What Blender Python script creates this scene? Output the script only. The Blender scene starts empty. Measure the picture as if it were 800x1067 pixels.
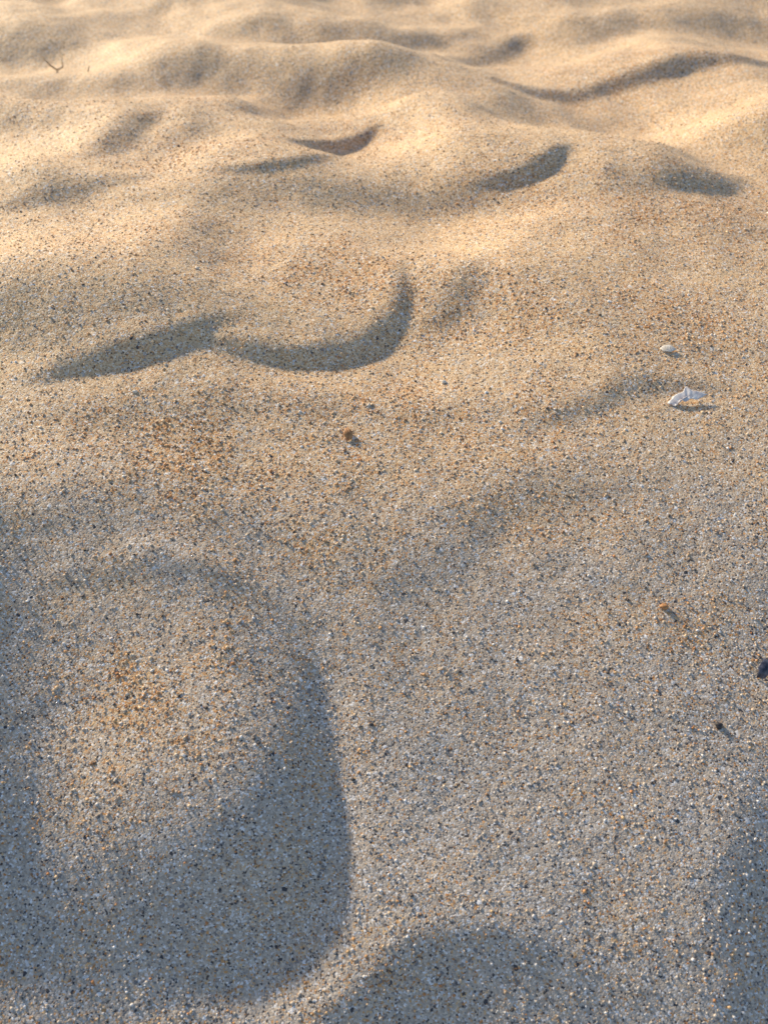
import bpy, bmesh, math, numpy as np
from mathutils import Vector
rng=np.random.default_rng(7)
scene=bpy.context.scene
scene.view_settings.view_transform='Standard'
scene.view_settings.look='None'
scene.view_settings.exposure=0

# ---------------------------------------------------------------- sun
SUN_EL=25.0
LD=np.array([0.70,-0.714]); LD/=np.linalg.norm(LD)     # ground direction the light travels

# ---------------------------------------------------------------- terrain
N=1024; S=4.096
ax=(np.arange(N)/N-0.5)*S
GX,GY=np.meshgrid(ax,ax+1.0,indexing='ij')             # x, y (centre y=1)
def stroke(pts,amp,wl,wr,base=.1):
    """slope stroke along a polyline; wl / wr = half widths left / right of travel"""
    P=np.array([(p[0],p[1]) for p in pts],float)
    Q=[]
    for i in range(len(P)-1):
        p0=P[max(i-1,0)];p1=P[i];p2=P[i+1];p3=P[min(i+2,len(P)-1)]
        for t in np.linspace(0,1,8,endpoint=False):
            Q.append(0.5*((2*p1)+(-p0+p2)*t+(2*p0-5*p1+4*p2-p3)*t*t+(-p0+3*p1-3*p2+p3)*t**3))
    Q.append(P[-1]);Q=np.array(Q)
    seg=np.linalg.norm(np.diff(Q,axis=0),axis=1);L=np.concatenate([[0],np.cumsum(seg)]);T=L[-1]
    m=3.2*max(wl,wr)+0.02
    ix=np.where((ax>Q[:,0].min()-m)&(ax<Q[:,0].max()+m))[0];iy=np.where((ax+1>Q[:,1].min()-m)&(ax+1<Q[:,1].max()+m))[0]
    sl=(slice(ix[0],ix[-1]+1),slice(iy[0],iy[-1]+1))
    X=GX[sl];Y=GY[sl]
    best=np.full(X.shape,1e9);sd=np.zeros(X.shape);al=np.zeros(X.shape)
    for i in range(len(Q)-1):
        a=Q[i];b=Q[i+1];d=b-a;l2=d@d
        t=np.clip(((X-a[0])*d[0]+(Y-a[1])*d[1])/l2,0,1)
        dx=X-(a[0]+t*d[0]);dy=Y-(a[1]+t*d[1]);dist=np.hypot(dx,dy)
        cr=d[0]*dy-d[1]*dx
        u=dist<best
        best=np.where(u,dist,best);sd=np.where(u,np.sign(cr),sd);al=np.where(u,L[i]+t*seg[i],al)
    tap=base+(1-base)*np.clip(np.sin(np.pi*np.clip(al/T,0,1)),0,1)
    w=np.where(sd>0,wl,wr)*(.45+.55*tap)
    out=np.zeros_like(GX);out[sl]=amp*np.exp(-(best/w)**2)*tap**.6
    return out
def blob(x,y,rx,ry,amp):
    return amp*np.exp(-((GX-x)/rx)**2-((GY-y)/ry)**2)
kx=np.fft.fftfreq(N,S/N)*2*np.pi
KX,KY=np.meshgrid(kx,kx,indexing='ij');KK=np.hypot(KX,KY)
def noise(l0,l1,seed):
    r=np.random.default_rng(seed).standard_normal((N,N))
    F=np.fft.fft2(r);k0=2*np.pi/l1;k1=2*np.pi/l0
    F*=np.exp(-(KK/k1)**2)*(1-np.exp(-(KK/k0)**2))/(KK+k0)
    n=np.real(np.fft.ifft2(F));return n/n.std()
G=np.zeros((N,N))
# shadowed lee faces
G+=stroke([(-.285,.612),(-.205,.643),(-.165,.665),(-.125,.695)],-.62,.011,.008)
G+=stroke([(-.165,.672),(-.105,.655),(-.055,.658),(-.0105,.680),(.0167,.725),(.018,.79)],-.64,.013,.009)
G+=stroke([(.035,.700),(.065,.730),(.092,.79)],-.34,.020,.014)
G+=stroke([(-.115,1.085),(-.0635,1.125),(-.005,1.192)],-1.0,.010,.010)
G+=stroke([(-.19,.965),(-.13,.972),(-.085,.995),(-.05,1.05)],-.52,.008,.009)
G+=stroke([(.095,.960),(.140,.968),(.175,.99),(.205,1.03)],-.80,.010,.010)
G+=stroke([(.29,.955),(.355,.970),(.41,1.025)],-.46,.025,.014)
G+=stroke([(.08,1.40),(.15,1.35),(.25,1.34),(.36,1.37),(.46,1.39),(.60,1.41)],-.62,.016,.014)
G+=stroke([(.08,1.42),(.12,1.52),(.24,1.64)],-.6,.03,.025)
G+=stroke([(-.40,.88),(-.295,.935),(-.22,.98)],-.34,.018,.013)
G+=stroke([(-.34,1.00),(-.303,1.07),(-.27,1.17)],-.48,.03,.016)
G+=stroke([(-.19,1.19),(-.15,1.27),(-.105,1.37)],-.48,.04,.022)
G+=stroke([(.10,.575),(.17,.603),(.202,.620),(.28,.620)],-.32,.012,.008)
# broad shaded hollows and dips
G+=stroke([(-.50,.70),(-.36,.68),(-.26,.655)],-.28,.045,.03,.5)
G+=stroke([(-.30,.68),(-.15,.70),(-.05,.69),(.08,.71)],-.14,.04,.02,.6)
G+=stroke([(-.34,.91),(-.17,.925),(-.05,.95),(.05,.955),(.13,.93)],-.34,.04,.04)
G+=stroke([(.24,1.06),(.28,1.13),(.28,1.20),(.20,1.28),(.08,1.33),(-.04,1.38)],-.46,.065,.055)
G+=stroke([(.19,.93),(.28,.96),(.34,1.06),(.37,1.16)],-.30,.045,.045)
G+=stroke([(-.50,1.35),(-.25,1.39),(-.1,1.37),(.08,1.40)],-.42,.06,.045)
G+=stroke([(-.60,1.19),(-.42,1.16),(-.30,1.18)],-.40,.045,.035)
G+=stroke([(-.26,1.02),(-.23,1.09),(-.21,1.16)],-.26,.03,.03)
G+=stroke([(.45,1.08),(.55,1.14),(.64,1.25)],-.50,.06,.045)
G+=stroke([(-.25,1.62),(.0,1.57),(.15,1.66)],-.50,.06,.05)
G+=stroke([(.30,1.62),(.50,1.68),(.68,1.66)],-.42,.06,.045)
G+=stroke([(-.75,1.52),(-.58,1.55),(-.42,1.62)],-.45,.06,.04)
G+=blob(-.165,.83,.035,.06,-.44)
G+=blob(-.06,.79,.06,.05,-.16)
G+=blob(.33,.83,.18,.12,-.16)
G+=stroke([(-.33,.56),(-.2,.585),(-.1,.60),(.02,.595),(.12,.60)],-.14,.02,.02)
G+=stroke([(-.30,.475),(-.17,.49),(-.07,.475)],-.16,.025,.018)
G+=stroke([(-.03,.415),(.0475,.460),(.10,.505),(.22,.53)],-.15,.03,.014)
# big mound, lower left
G+=stroke([(-.13,.450),(-.085,.432),(-.052,.392),(-.037,.342),(-.036,.292),(-.050,.252),(-.083,.224),(-.13,.20)],-.34,.007,.045,.3)
G+=stroke([(-.055,.32),(-.065,.27),(-.11,.24)],-.24,.022,.06,.4)
G+=stroke([(-.015,.31),(-.025,.25),(-.058,.207),(-.11,.172)],.17,.014,.014,.3)
G+=blob(-.18,.250,.13,.045,-.38)
G+=blob(-.20,.17,.12,.03,-.10)
G+=blob(-.135,.355,.05,.035,.04)
G+=stroke([(-.33,.50),(-.275,.41),(-.235,.29)],-.46,.05,.055,.4)
G+=stroke([(-.24,.435),(-.152,.450),(-.10,.442)],-.18,.012,.009)
# hollows at the bottom
G+=stroke([(-.080,.120),(-.060,.150),(-.030,.188),(.020,.222),(.07,.226),(.14,.205)],-.38,.007,.05)
G+=blob(.06,.160,.11,.035,-.22)
G+=stroke([(.225,.29),(.215,.24),(.205,.14)],-.32,.055,.018,.3)
# sun-facing swells
for b in [(.02,1.12,.08,.06,.60),(.3,1.50,.13,.09,.62),(-.34,.79,.12,.05,.52),(.08,.82,.07,.05,.36),(-.40,1.27,.15,.06,.54),
          (-.18,1.05,.05,.05,.36),(-.06,.62,.1,.02,.10),(.42,1.20,.09,.06,.50),(-.02,.36,.012,.04,.10),(.2,.46,.08,.04,.02),
          (-.15,1.5,.14,.06,.54),(.12,.90,.08,.03,.28),(.0,1.26,.08,.05,.46),(.5,1.3,.1,.05,.30),(-.12,1.26,.03,.05,.25),(-.46,1.0,.11,.06,.52),(-.55,1.45,.12,.06,.4)]:
    G+=blob(*b)
far=np.clip((GY-.72)/.4,0,1)
G+=noise(.12,.45,5)*(.02+.08*far)
G+=noise(.05,.12,3)*(.022+.035*far)
G+=noise(.015,.05,4)*.026
# beyond the framed patch: the same kind of trampled sand
out=np.clip((np.maximum(np.abs(GX)-.6,np.maximum(GY-1.7,-.02-GY)))/.25,0,1)
G+=noise(.08,.4,9)*.18*out
D=1j*(KX*LD[0]+KY*LD[1]);Pp=1j*(-KX*LD[1]+KY*LD[0])
F=np.fft.fft2(G)
Hf=np.conj(D)*F/(np.abs(D)**2+.07*np.abs(Pp)**2+(2*np.pi/2.0)**2)
Hm=np.real(np.fft.ifft2(Hf))
edge=np.clip((1.9-np.maximum(np.abs(GX),np.abs(GY-1)))/.4,0,1);edge=edge*edge*(3-2*edge)
Hm*=edge
def macro(y):
    return np.interp(y,[-1.0,-.2,.2,.45,.60,.85,1.2,2.0,3.0],[0,.18,.345,.30,.15,-.07,-.12,-.0,0])
yy=np.linspace(-3,4,7001);hm=np.cumsum(macro(yy))*(yy[1]-yy[0]);hm-=np.interp(.5,yy,hm)
def samp(A,X,Y):
    fx=np.clip((X+S/2)/S*N,0,N-1.001);fy=np.clip((Y-1+S/2)/S*N,0,N-1.001)
    i=fx.astype(int);j=fy.astype(int);u=fx-i;v=fy-j
    return (A[i,j]*(1-u)*(1-v)+A[i+1,j]*u*(1-v)+A[i,j+1]*(1-u)*v+A[i+1,j+1]*u*v)
def height(X,Y):
    h=samp(Hm,X,Y)+np.interp(Y,yy,hm)
    r=np.hypot(X,Y-1);o=np.clip((r-1.6)/1.5,0,1)
    return h+o*(.02*np.sin(X*3.1+1.3*np.sin(Y*2.3))*np.cos(Y*3.7+np.sin(X*1.9))+np.clip(r-3,0,60)*.01*np.sin(X*.21+.5)*np.cos(Y*.17))
def hz(x,y): return float(height(np.array([x]),np.array([y]))[0])
def axis(lo,hi,st,far):
    c=list(np.arange(lo,hi+st/2,st));a=[];s=st;p=hi
    while p<far: s*=1.13;p+=s;a.append(p)
    b=[];s=st;p=lo
    while p>-far: s*=1.13;p-=s;b.append(p)
    return np.array(b[::-1]+c+a)
xs=axis(-.8,.8,.0026,300);ys=axis(.0,1.9,.0026,300)
XX,YY=np.meshgrid(xs,ys,indexing='ij');ZZ=height(XX,YY)
def grid_mesh(name,XX,YY,ZZ):
    nx,ny=XX.shape;me=bpy.data.meshes.new(name)
    co=np.stack([XX,YY,ZZ],-1).reshape(-1,3).astype(np.float32)
    idx=np.arange(nx*ny).reshape(nx,ny)
    q=np.stack([idx[:-1,:-1],idx[1:,:-1],idx[1:,1:],idx[:-1,1:]],-1).reshape(-1,4).astype(np.int32)
    me.vertices.add(len(co));me.vertices.foreach_set('co',co.ravel())
    me.loops.add(q.size);me.loops.foreach_set('vertex_index',q.ravel())
    me.polygons.add(len(q));me.polygons.foreach_set('loop_start',np.arange(0,q.size,4,dtype=np.int32))
    me.polygons.foreach_set('use_smooth',np.ones(len(q),bool))
    me.update();return me
me=grid_mesh('sand_ground',XX,YY,ZZ)
# patches where the coarse orange shell sand collects
patches=[(-.12,.56,.12,.06,.75),(-.14,.36,.06,.05,.7),(.05,.60,.12,.06,.55),(.12,.50,.07,.03,.35),(-.06,.78,.10,.06,.9),(.28,.92,.18,.10,.7),
         (.1,.72,.10,.06,.6),(-.2,1.03,.12,.08,.75),(.0,1.12,.12,.08,.5),(-.05,.48,.07,.03,.35),(.2,.42,.05,.03,.3),(-.25,.82,.12,.08,.45),(.25,.70,.12,.06,.6),(-.3,1.25,.25,.12,.5),(.3,1.4,.25,.12,.5)]
CN=noise(.02,.3,21);CG=noise(.03,.5,33)
def coarse(X,Y):
    c=np.zeros_like(X)
    for (x,y,a,b,m) in patches: c=np.maximum(c,m*np.exp(-((X-x)/a)**2-((Y-y)/b)**2))
    n=samp(CN,X,Y)
    return np.clip(c*(.9+.28*n)+.06*n+.05,0,1)
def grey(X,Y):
    # greyer grains nearer, golden beyond: shade grey and sun warmth painted into the colour
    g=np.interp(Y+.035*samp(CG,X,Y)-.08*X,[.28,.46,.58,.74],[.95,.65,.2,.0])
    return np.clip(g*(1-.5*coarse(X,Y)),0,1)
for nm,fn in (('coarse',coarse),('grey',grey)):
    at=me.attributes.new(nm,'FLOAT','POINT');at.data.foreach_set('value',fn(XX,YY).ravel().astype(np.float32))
ground=bpy.data.objects.new('sand_ground',me);scene.collection.objects.link(ground)

# ---------------------------------------------------------------- materials
class NT:
    def __init__(s,m):
        m.use_nodes=True;s.t=m.node_tree;s.t.nodes.clear()
    def n(s,ty,**k):
        x=s.t.nodes.new(ty)
        for a,b in k.items(): setattr(x,a,b)
        return x
    def l(s,a,b): s.t.links.new(a,b)
    def math(s,op,*args,clamp=False):
        x=s.t.nodes.new('ShaderNodeMath');x.operation=op;x.use_clamp=clamp
        for i,v in enumerate(args):
            if isinstance(v,(int,float)): x.inputs[i].default_value=v
            else: s.l(v,x.inputs[i])
        return x.outputs[0]
    def ramp(s,fac,stops,interp='LINEAR'):
        x=s.t.nodes.new('ShaderNodeValToRGB');r=x.color_ramp;r.interpolation=interp
        while len(r.elements)<len(stops): r.elements.new(.5)
        for e,(p,c) in zip(r.elements,stops): e.position=p;e.color=(*c,1)
        s.l(fac,x.inputs[0]);return x.outputs[0]
    def mix(s,f,a,b,bt='MIX'):
        x=s.t.nodes.new('ShaderNodeMix');x.data_type='RGBA';x.blend_type=bt
        for sock,v in ((x.inputs[0],f),(x.inputs[6],a),(x.inputs[7],b)):
            if isinstance(v,(int,float)): sock.default_value=v
            elif isinstance(v,tuple): sock.default_value=(*v,1)
            else: s.l(v,sock)
        return x.outputs[2]
PAL_F=[(0,(.14,.10,.07)),(.035,(.38,.27,.17)),(.12,(.66,.44,.25)),(.34,(.78,.55,.32)),(.60,(.85,.65,.41)),(.80,(.72,.42,.19)),(.88,(.90,.77,.61)),(.97,(.95,.92,.87))]
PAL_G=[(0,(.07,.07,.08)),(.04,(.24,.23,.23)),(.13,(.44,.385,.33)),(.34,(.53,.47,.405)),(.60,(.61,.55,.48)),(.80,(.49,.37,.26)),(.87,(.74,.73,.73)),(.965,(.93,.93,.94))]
PAL_C=[(0,(.09,.07,.06)),(.05,(.37,.21,.11)),(.18,(.66,.36,.15)),(.42,(.72,.48,.25)),(.60,(.73,.56,.37)),(.78,(.55,.25,.09)),(.87,(.79,.69,.56)),(.96,(.94,.92,.89))]
def sand_mat():
    m=bpy.data.materials.new('sand');t=NT(m)
    tc=t.n('ShaderNodeTexCoord');ob=tc.outputs['Object']
    def vor(sc):
        v=t.n('ShaderNodeTexVoronoi');v.inputs['Scale'].default_value=sc;t.l(ob,v.inputs['Vector'])
        sp=t.n('ShaderNodeSeparateColor');t.l(v.outputs['Color'],sp.inputs[0])
        return v,sp
    v1,s1=vor(880);v2,s2=vor(470)
    cf=t.n('ShaderNodeAttribute',attribute_name='coarse').outputs['Fac']
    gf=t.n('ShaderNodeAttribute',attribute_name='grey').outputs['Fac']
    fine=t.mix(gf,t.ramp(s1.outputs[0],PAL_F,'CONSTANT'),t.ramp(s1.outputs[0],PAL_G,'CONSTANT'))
    fc=t.ramp(s1.outputs[1],PAL_C,'CONSTANT')
    big=t.ramp(s2.outputs[0],PAL_C,'CONSTANT');bigf=t.ramp(s2.outputs[1],PAL_G,'CONSTANT')
    pick=t.math('LESS_THAN',s1.outputs[2],t.math('MULTIPLY_ADD',cf,.8,.08))
    c=t.mix(pick,fine,fc)
    isbig=t.math('LESS_THAN',s2.outputs[2],t.math('MULTIPLY_ADD',cf,.4,.07))
    c=t.mix(isbig,c,t.mix(pick,bigf,big))
    # relief
    d1=t.math('SUBTRACT',1.0,t.math('MULTIPLY',v1.outputs['Distance'],v1.outputs['Distance']))
    d1=t.math('MULTIPLY_ADD',s1.outputs[1],.35,t.math('MULTIPLY',d1,.8))
    d2=t.math('MULTIPLY',t.math('SUBTRACT',1.15,v2.outputs['Distance']),isbig)
    n3=t.n('ShaderNodeTexNoise');n3.inputs['Scale'].default_value=130;n3.inputs['Detail'].default_value=1;t.l(ob,n3.inputs['Vector'])
    hh=t.math('ADD',t.math('MULTIPLY_ADD',d2,1.2,d1),t.math('MULTIPLY',n3.outputs['Fac'],3.0))
    b=t.n('ShaderNodeBump');b.inputs['Strength'].default_value=.5;b.inputs['Distance'].default_value=.0006;t.l(hh,b.inputs['Height'])
    p=t.n('ShaderNodeBsdfPrincipled');t.l(c,p.inputs['Base Color']);t.l(b.outputs[0],p.inputs['Normal'])
    p.inputs['Roughness'].default_value=.65
    p.inputs['Specular IOR Level'].default_value=.35
    o=t.n('ShaderNodeOutputMaterial');t.l(p.outputs[0],o.inputs[0]);return m
ms=sand_mat();me.materials.append(ms)
def grain_mat(name='sand_grain',rough=.5):
    m=bpy.data.materials.new(name);t=NT(m)
    a=t.n('ShaderNodeAttribute',attribute_name='gcol')
    p=t.n('ShaderNodeBsdfPrincipled');t.l(a.outputs['Color'],p.inputs['Base Color']);p.inputs['Roughness'].default_value=rough
    o=t.n('ShaderNodeOutputMaterial');t.l(p.outputs[0],o.inputs[0]);return m
# ---------------------------------------------------------------- loose grains (one mesh)
bm=bmesh.new();bmesh.ops.create_icosphere(bm,subdivisions=1,radius=1);bm.verts.ensure_lookup_table()
IV=np.array([v.co[:] for v in bm.verts]);IF=np.array([[v.index for v in f.verts] for f in bm.faces]);bm.free()
def pal(P,u):
    pos=np.array([p for p,_ in P]);cc=np.array([k for _,k in P]);return cc[np.searchsorted(pos,u,side='right')-1]
def grains(name,n,rmin,rmax,mat):
    y=.06+rng.random(n*3)**1.6*1.2;x=(rng.random(n*3)-.5)*2*(.24+.47*y)
    c=coarse(x,y)
    keep=rng.random(n*3)<(.30+.55*c);x=x[keep][:n];y=y[keep][:n];c=c[keep][:n];n=len(x)
    r=rmin+(rmax-rmin)*rng.random(n)**3;r*=(.9+.25*c)
    z=height(x,y)+r*.2
    V=IV[None]*(1+.25*rng.standard_normal((n,12,1)).clip(-1.2,1.2))
    V=V*(r[:,None,None]*(0.75+.5*rng.random((n,1,3))))
    V[:,:,2]*=.8
    a=rng.random(n)*6.28;ca,sa=np.cos(a)[:,None],np.sin(a)[:,None]
    vx=V[:,:,0]*ca-V[:,:,1]*sa;vy=V[:,:,0]*sa+V[:,:,1]*ca
    V=np.stack([vx+x[:,None],vy+y[:,None],V[:,:,2]+z[:,None]],-1)
    F=(IF[None]+np.arange(n)[:,None,None]*12).reshape(-1,3).astype(np.int32)
    m=bpy.data.meshes.new(name);m.vertices.add(n*12);m.vertices.foreach_set('co',V.reshape(-1).astype(np.float32))
    m.loops.add(F.size);m.loops.foreach_set('vertex_index',F.ravel());m.polygons.add(len(F))
    m.polygons.foreach_set('loop_start',np.arange(0,F.size,3,dtype=np.int32));m.update()
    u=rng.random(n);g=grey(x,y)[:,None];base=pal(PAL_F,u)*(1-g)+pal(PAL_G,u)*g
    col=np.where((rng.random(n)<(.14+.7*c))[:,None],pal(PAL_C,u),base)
    col=col*(.85+.3*rng.random((n,1)));col=np.clip(col,0,.95)
    cv=np.ones((n,12,4));cv[:,:,:3]=col[:,None,:]
    ca_=m.attributes.new('gcol','FLOAT_COLOR','POINT');ca_.data.foreach_set('color',cv.reshape(-1).astype(np.float32))
    m.materials.append(mat);o=bpy.data.objects.new(name,m);scene.collection.objects.link(o);return o
gm=grain_mat()
grains('loose_sand_grains',75000,.0004,.00125,gm)

# ---------------------------------------------------------------- bits lying on the sand
def simple_mat(name,c1,c2,scale,rough=.5):
    m=bpy.data.materials.new(name);t=NT(m)
    tc=t.n('ShaderNodeTexCoord');n=t.n('ShaderNodeTexNoise');n.inputs['Scale'].default_value=scale;n.inputs['Detail'].default_value=4
    t.l(tc.outputs['Object'],n.inputs['Vector'])
    p=t.n('ShaderNodeBsdfPrincipled');t.l(t.ramp(n.outputs['Fac'],[(.35,c1),(.65,c2)]),p.inputs['Base Color']);p.inputs['Roughness'].default_value=rough
    o=t.n('ShaderNodeOutputMaterial');t.l(p.outputs[0],o.inputs[0]);return m
m_shell=simple_mat('white_shell',(.66,.60,.60),(.88,.86,.84),250,.35)
m_mussel=simple_mat('dark_shell',(.03,.035,.06),(.10,.11,.16),300,.3)
m_stone=simple_mat('dark_stone',(.03,.03,.035),(.07,.06,.06),400,.6)
m_cream=simple_mat('cream_shell',(.66,.60,.50),(.84,.79,.72),400,.45)
m_brown=simple_mat('brown_shell',(.38,.17,.06),(.55,.30,.13),400,.5)
m_twig=simple_mat('dry_twig',(.10,.06,.035),(.2,.13,.08),300,.8)
def shard(name,outline,size,thick,curve,ribs,mat,loc,rot,tilt=(0,0),lift=.0):
    """broken shell piece: outline around a hinge, ribbed, domed sheet with thickness"""
    bm=bmesh.new();n=len(outline);R=7;rings=[]
    def z(x,y): return curve*(1-(x*x+y*y))+ribs*math.cos(math.atan2(y+1.2,x)*34)
    c=bm.verts.new((0,0,z(0,0)))
    O=[]
    for i in range(n):
        a=Vector(outline[i]);b=Vector(outline[(i+1)%n])
        for k in range(4): O.append(a.lerp(b,k/4))
    O=[Vector((p[0]*(1+.05*math.sin(i*2.7)),p[1]*(1+.05*math.cos(i*3.9)))) for i,p in enumerate(O)]
    for r in range(1,R+1):
        f=r/R;rings.append([bm.verts.new((p[0]*f,p[1]*f,z(p[0]*f,p[1]*f))) for p in O])
    m=len(O)
    for i in range(m):
        bm.faces.new((c,rings[0][i],rings[0][(i+1)%m]))
        for r in range(R-1): bm.faces.new((rings[r][i],rings[r+1][i],rings[r+1][(i+1)%m],rings[r][(i+1)%m]))
    bmesh.ops.recalc_face_normals(bm,faces=bm.faces)
    me=bpy.data.meshes.new(name);bm.to_mesh(me);bm.free()
    for v in me.vertices: v.co*=size
    for p in me.polygons: p.use_smooth=True
    me.materials.append(mat);o=bpy.data.objects.new(name,me);scene.collection.objects.link(o)
    s=o.modifiers.new('thickness','SOLIDIFY');s.thickness=thick
    o.location=(loc[0],loc[1],hz(*loc)+lift);o.rotation_euler=(math.radians(tilt[0]),math.radians(tilt[1]),math.radians(rot));return o
def pebble(name,size,mat,loc,seed,rot=0):
    bm=bmesh.new();bmesh.ops.create_icosphere(bm,subdivisions=3,radius=1)
    r=np.random.default_rng(seed);ph=r.random((3,3))*6
    for v in bm.verts:
        c=v.co;k=1+.13*math.sin(2.1*c.x+ph[0,0]+1.5*c.y)+.10*math.sin(3.3*c.y+ph[0,1]+2*c.z)+.06*math.sin(6*c.z+5*c.x+ph[1,0])
        v.co=Vector((c.x*k*size[0],c.y*k*size[1],c.z*k*size[2]))
    me=bpy.data.meshes.new(name);bm.to_mesh(me);bm.free()
    for p in me.polygons:p.use_smooth=True
    me.materials.append(mat);o=bpy.data.objects.new(name,me);scene.collection.objects.link(o)
    o.location=(loc[0],loc[1],hz(*loc)+size[2]*.45);o.rotation_euler=(.1,.1,math.radians(rot));return o
shard('shell_fragment',[(-1.0,-.34),(-.62,.10),(-.20,.26),(-.02,.60),(.22,.34),(.62,.28),(1.0,.12),(.5,-.18),(.15,-.12),(-.1,-.30),(-.35,-.18),(-.65,-.52)],.0160,.0007,.06,.012,m_shell,(.242,.609),-2,(24,-3),.0040)
shard('shell_fragment',[(-1,0),(-.5,.5),(.3,.6),(1,.1),(.4,-.45),(-.5,-.5)],.0068,.0009,.18,.03,m_cream,(.236,.662),-8,(14,0),.0016)
shard('shell_fragment',[(-.4,-1),(-.7,0),(-.2,.9),(.3,1),(.6,.2),(.4,-.8)],.0060,.0009,.5,.04,m_brown,(-.028,.570),20,(20,10),.0018)
shard('mussel_shell_fragment',[(-.35,-1),(-.65,0),(-.2,.8),(.15,1.0),(.5,.2),(.35,-.9)],.0078,.0008,.6,.01,m_mussel,(.257,.387),-15,(25,15),.0028)
pebble('pebble',(.0026,.0022,.0020),m_stone,(.220,.348),1)
pebble('pebble',(.0030,.0024,.0020),m_brown,(.196,.430),2)
for i,(x,y,s,mt) in enumerate([(-.197,.606,.0020,m_cream),(.049,.636,.0022,m_cream),(-.012,.603,.0016,m_cream),(-.165,.755,.0020,m_cream),(-.02,.318,.0013,m_stone),
     (.09,.39,.0012,m_stone),(-.09,.66,.0014,m_cream),(.30,.57,.0016,m_cream),(.16,.355,.0012,m_cream),(-.008,.35,.0012,m_stone)]):
    pebble('pebble',(s,s*.8,s*.7),mt,(x,y),10+i,i*40)
def twig(name,loc,chains):
    cu=bpy.data.curves.new(name,'CURVE');cu.dimensions='3D';cu.bevel_depth=.0008;cu.bevel_resolution=2
    for ch in chains:
        s=cu.splines.new('POLY');s.points.add(len(ch)-1)
        for p,(x,y,z,r) in zip(s.points,ch): p.co=(x*.9,y*.9,z*.9,1);p.radius=r
    cu.materials.append(m_twig);o=bpy.data.objects.new(name,cu);scene.collection.objects.link(o);o.location=(loc[0],loc[1],hz(*loc)-.002);return o
twig('twig',(-.475,1.44),[[(0,0,-.005,1.6),(.002,0,.006,1.5),(-.008,.002,.012,1.2),(-.017,.004,.022,.7)],[(.002,0,.006,1.3),(.012,.0,.010,1.1),(.014,0,.026,.6)]])
twig('twig',(-.430,1.44),[[(0,0,-.004,1.2),(.002,0,.006,1),(.005,.001,.012,.5)]])

# ---------------------------------------------------------------- world, sun, camera
w=bpy.data.worlds.new('World');scene.world=w;w.use_nodes=True;nt=w.node_tree;nt.nodes.clear()
sky=nt.nodes.new('ShaderNodeTexSky');sky.sky_type='NISHITA';sky.sun_disc=False
sky.sun_elevation=math.radians(SUN_EL)
sky.sun_rotation=math.atan2(-LD[0],-LD[1])
bg=nt.nodes.new('ShaderNodeBackground');bg.inputs[1].default_value=.15
wo=nt.nodes.new('ShaderNodeOutputWorld');nt.links.new(sky.outputs[0],bg.inputs[0]);nt.links.new(bg.outputs[0],wo.inputs[0])
e=math.radians(SUN_EL)
sd=Vector((LD[0]*math.cos(e),LD[1]*math.cos(e),-math.sin(e)))
sl=bpy.data.lights.new('sun','SUN');sl.energy=5;sl.angle=math.radians(3.0);sl.color=(1,.82,.56)
so=bpy.data.objects.new('sun',sl);scene.collection.objects.link(so);so.rotation_euler=sd.to_track_quat('-Z','Y').to_euler();so.location=(-3,3,3)
cd=bpy.data.cameras.new('camera');cam=bpy.data.objects.new('camera',cd);scene.collection.objects.link(cam);scene.camera=cam
cam.location=(0,0,.5);cam.rotation_euler=(math.radians(45),0,0)
cd.sensor_fit='VERTICAL';cd.sensor_height=24;cd.lens=24*1003/1067;cd.clip_start=.01;cd.clip_end=1000
cd.dof.use_dof=True;cd.dof.focus_distance=.70;cd.dof.aperture_fstop=6.5
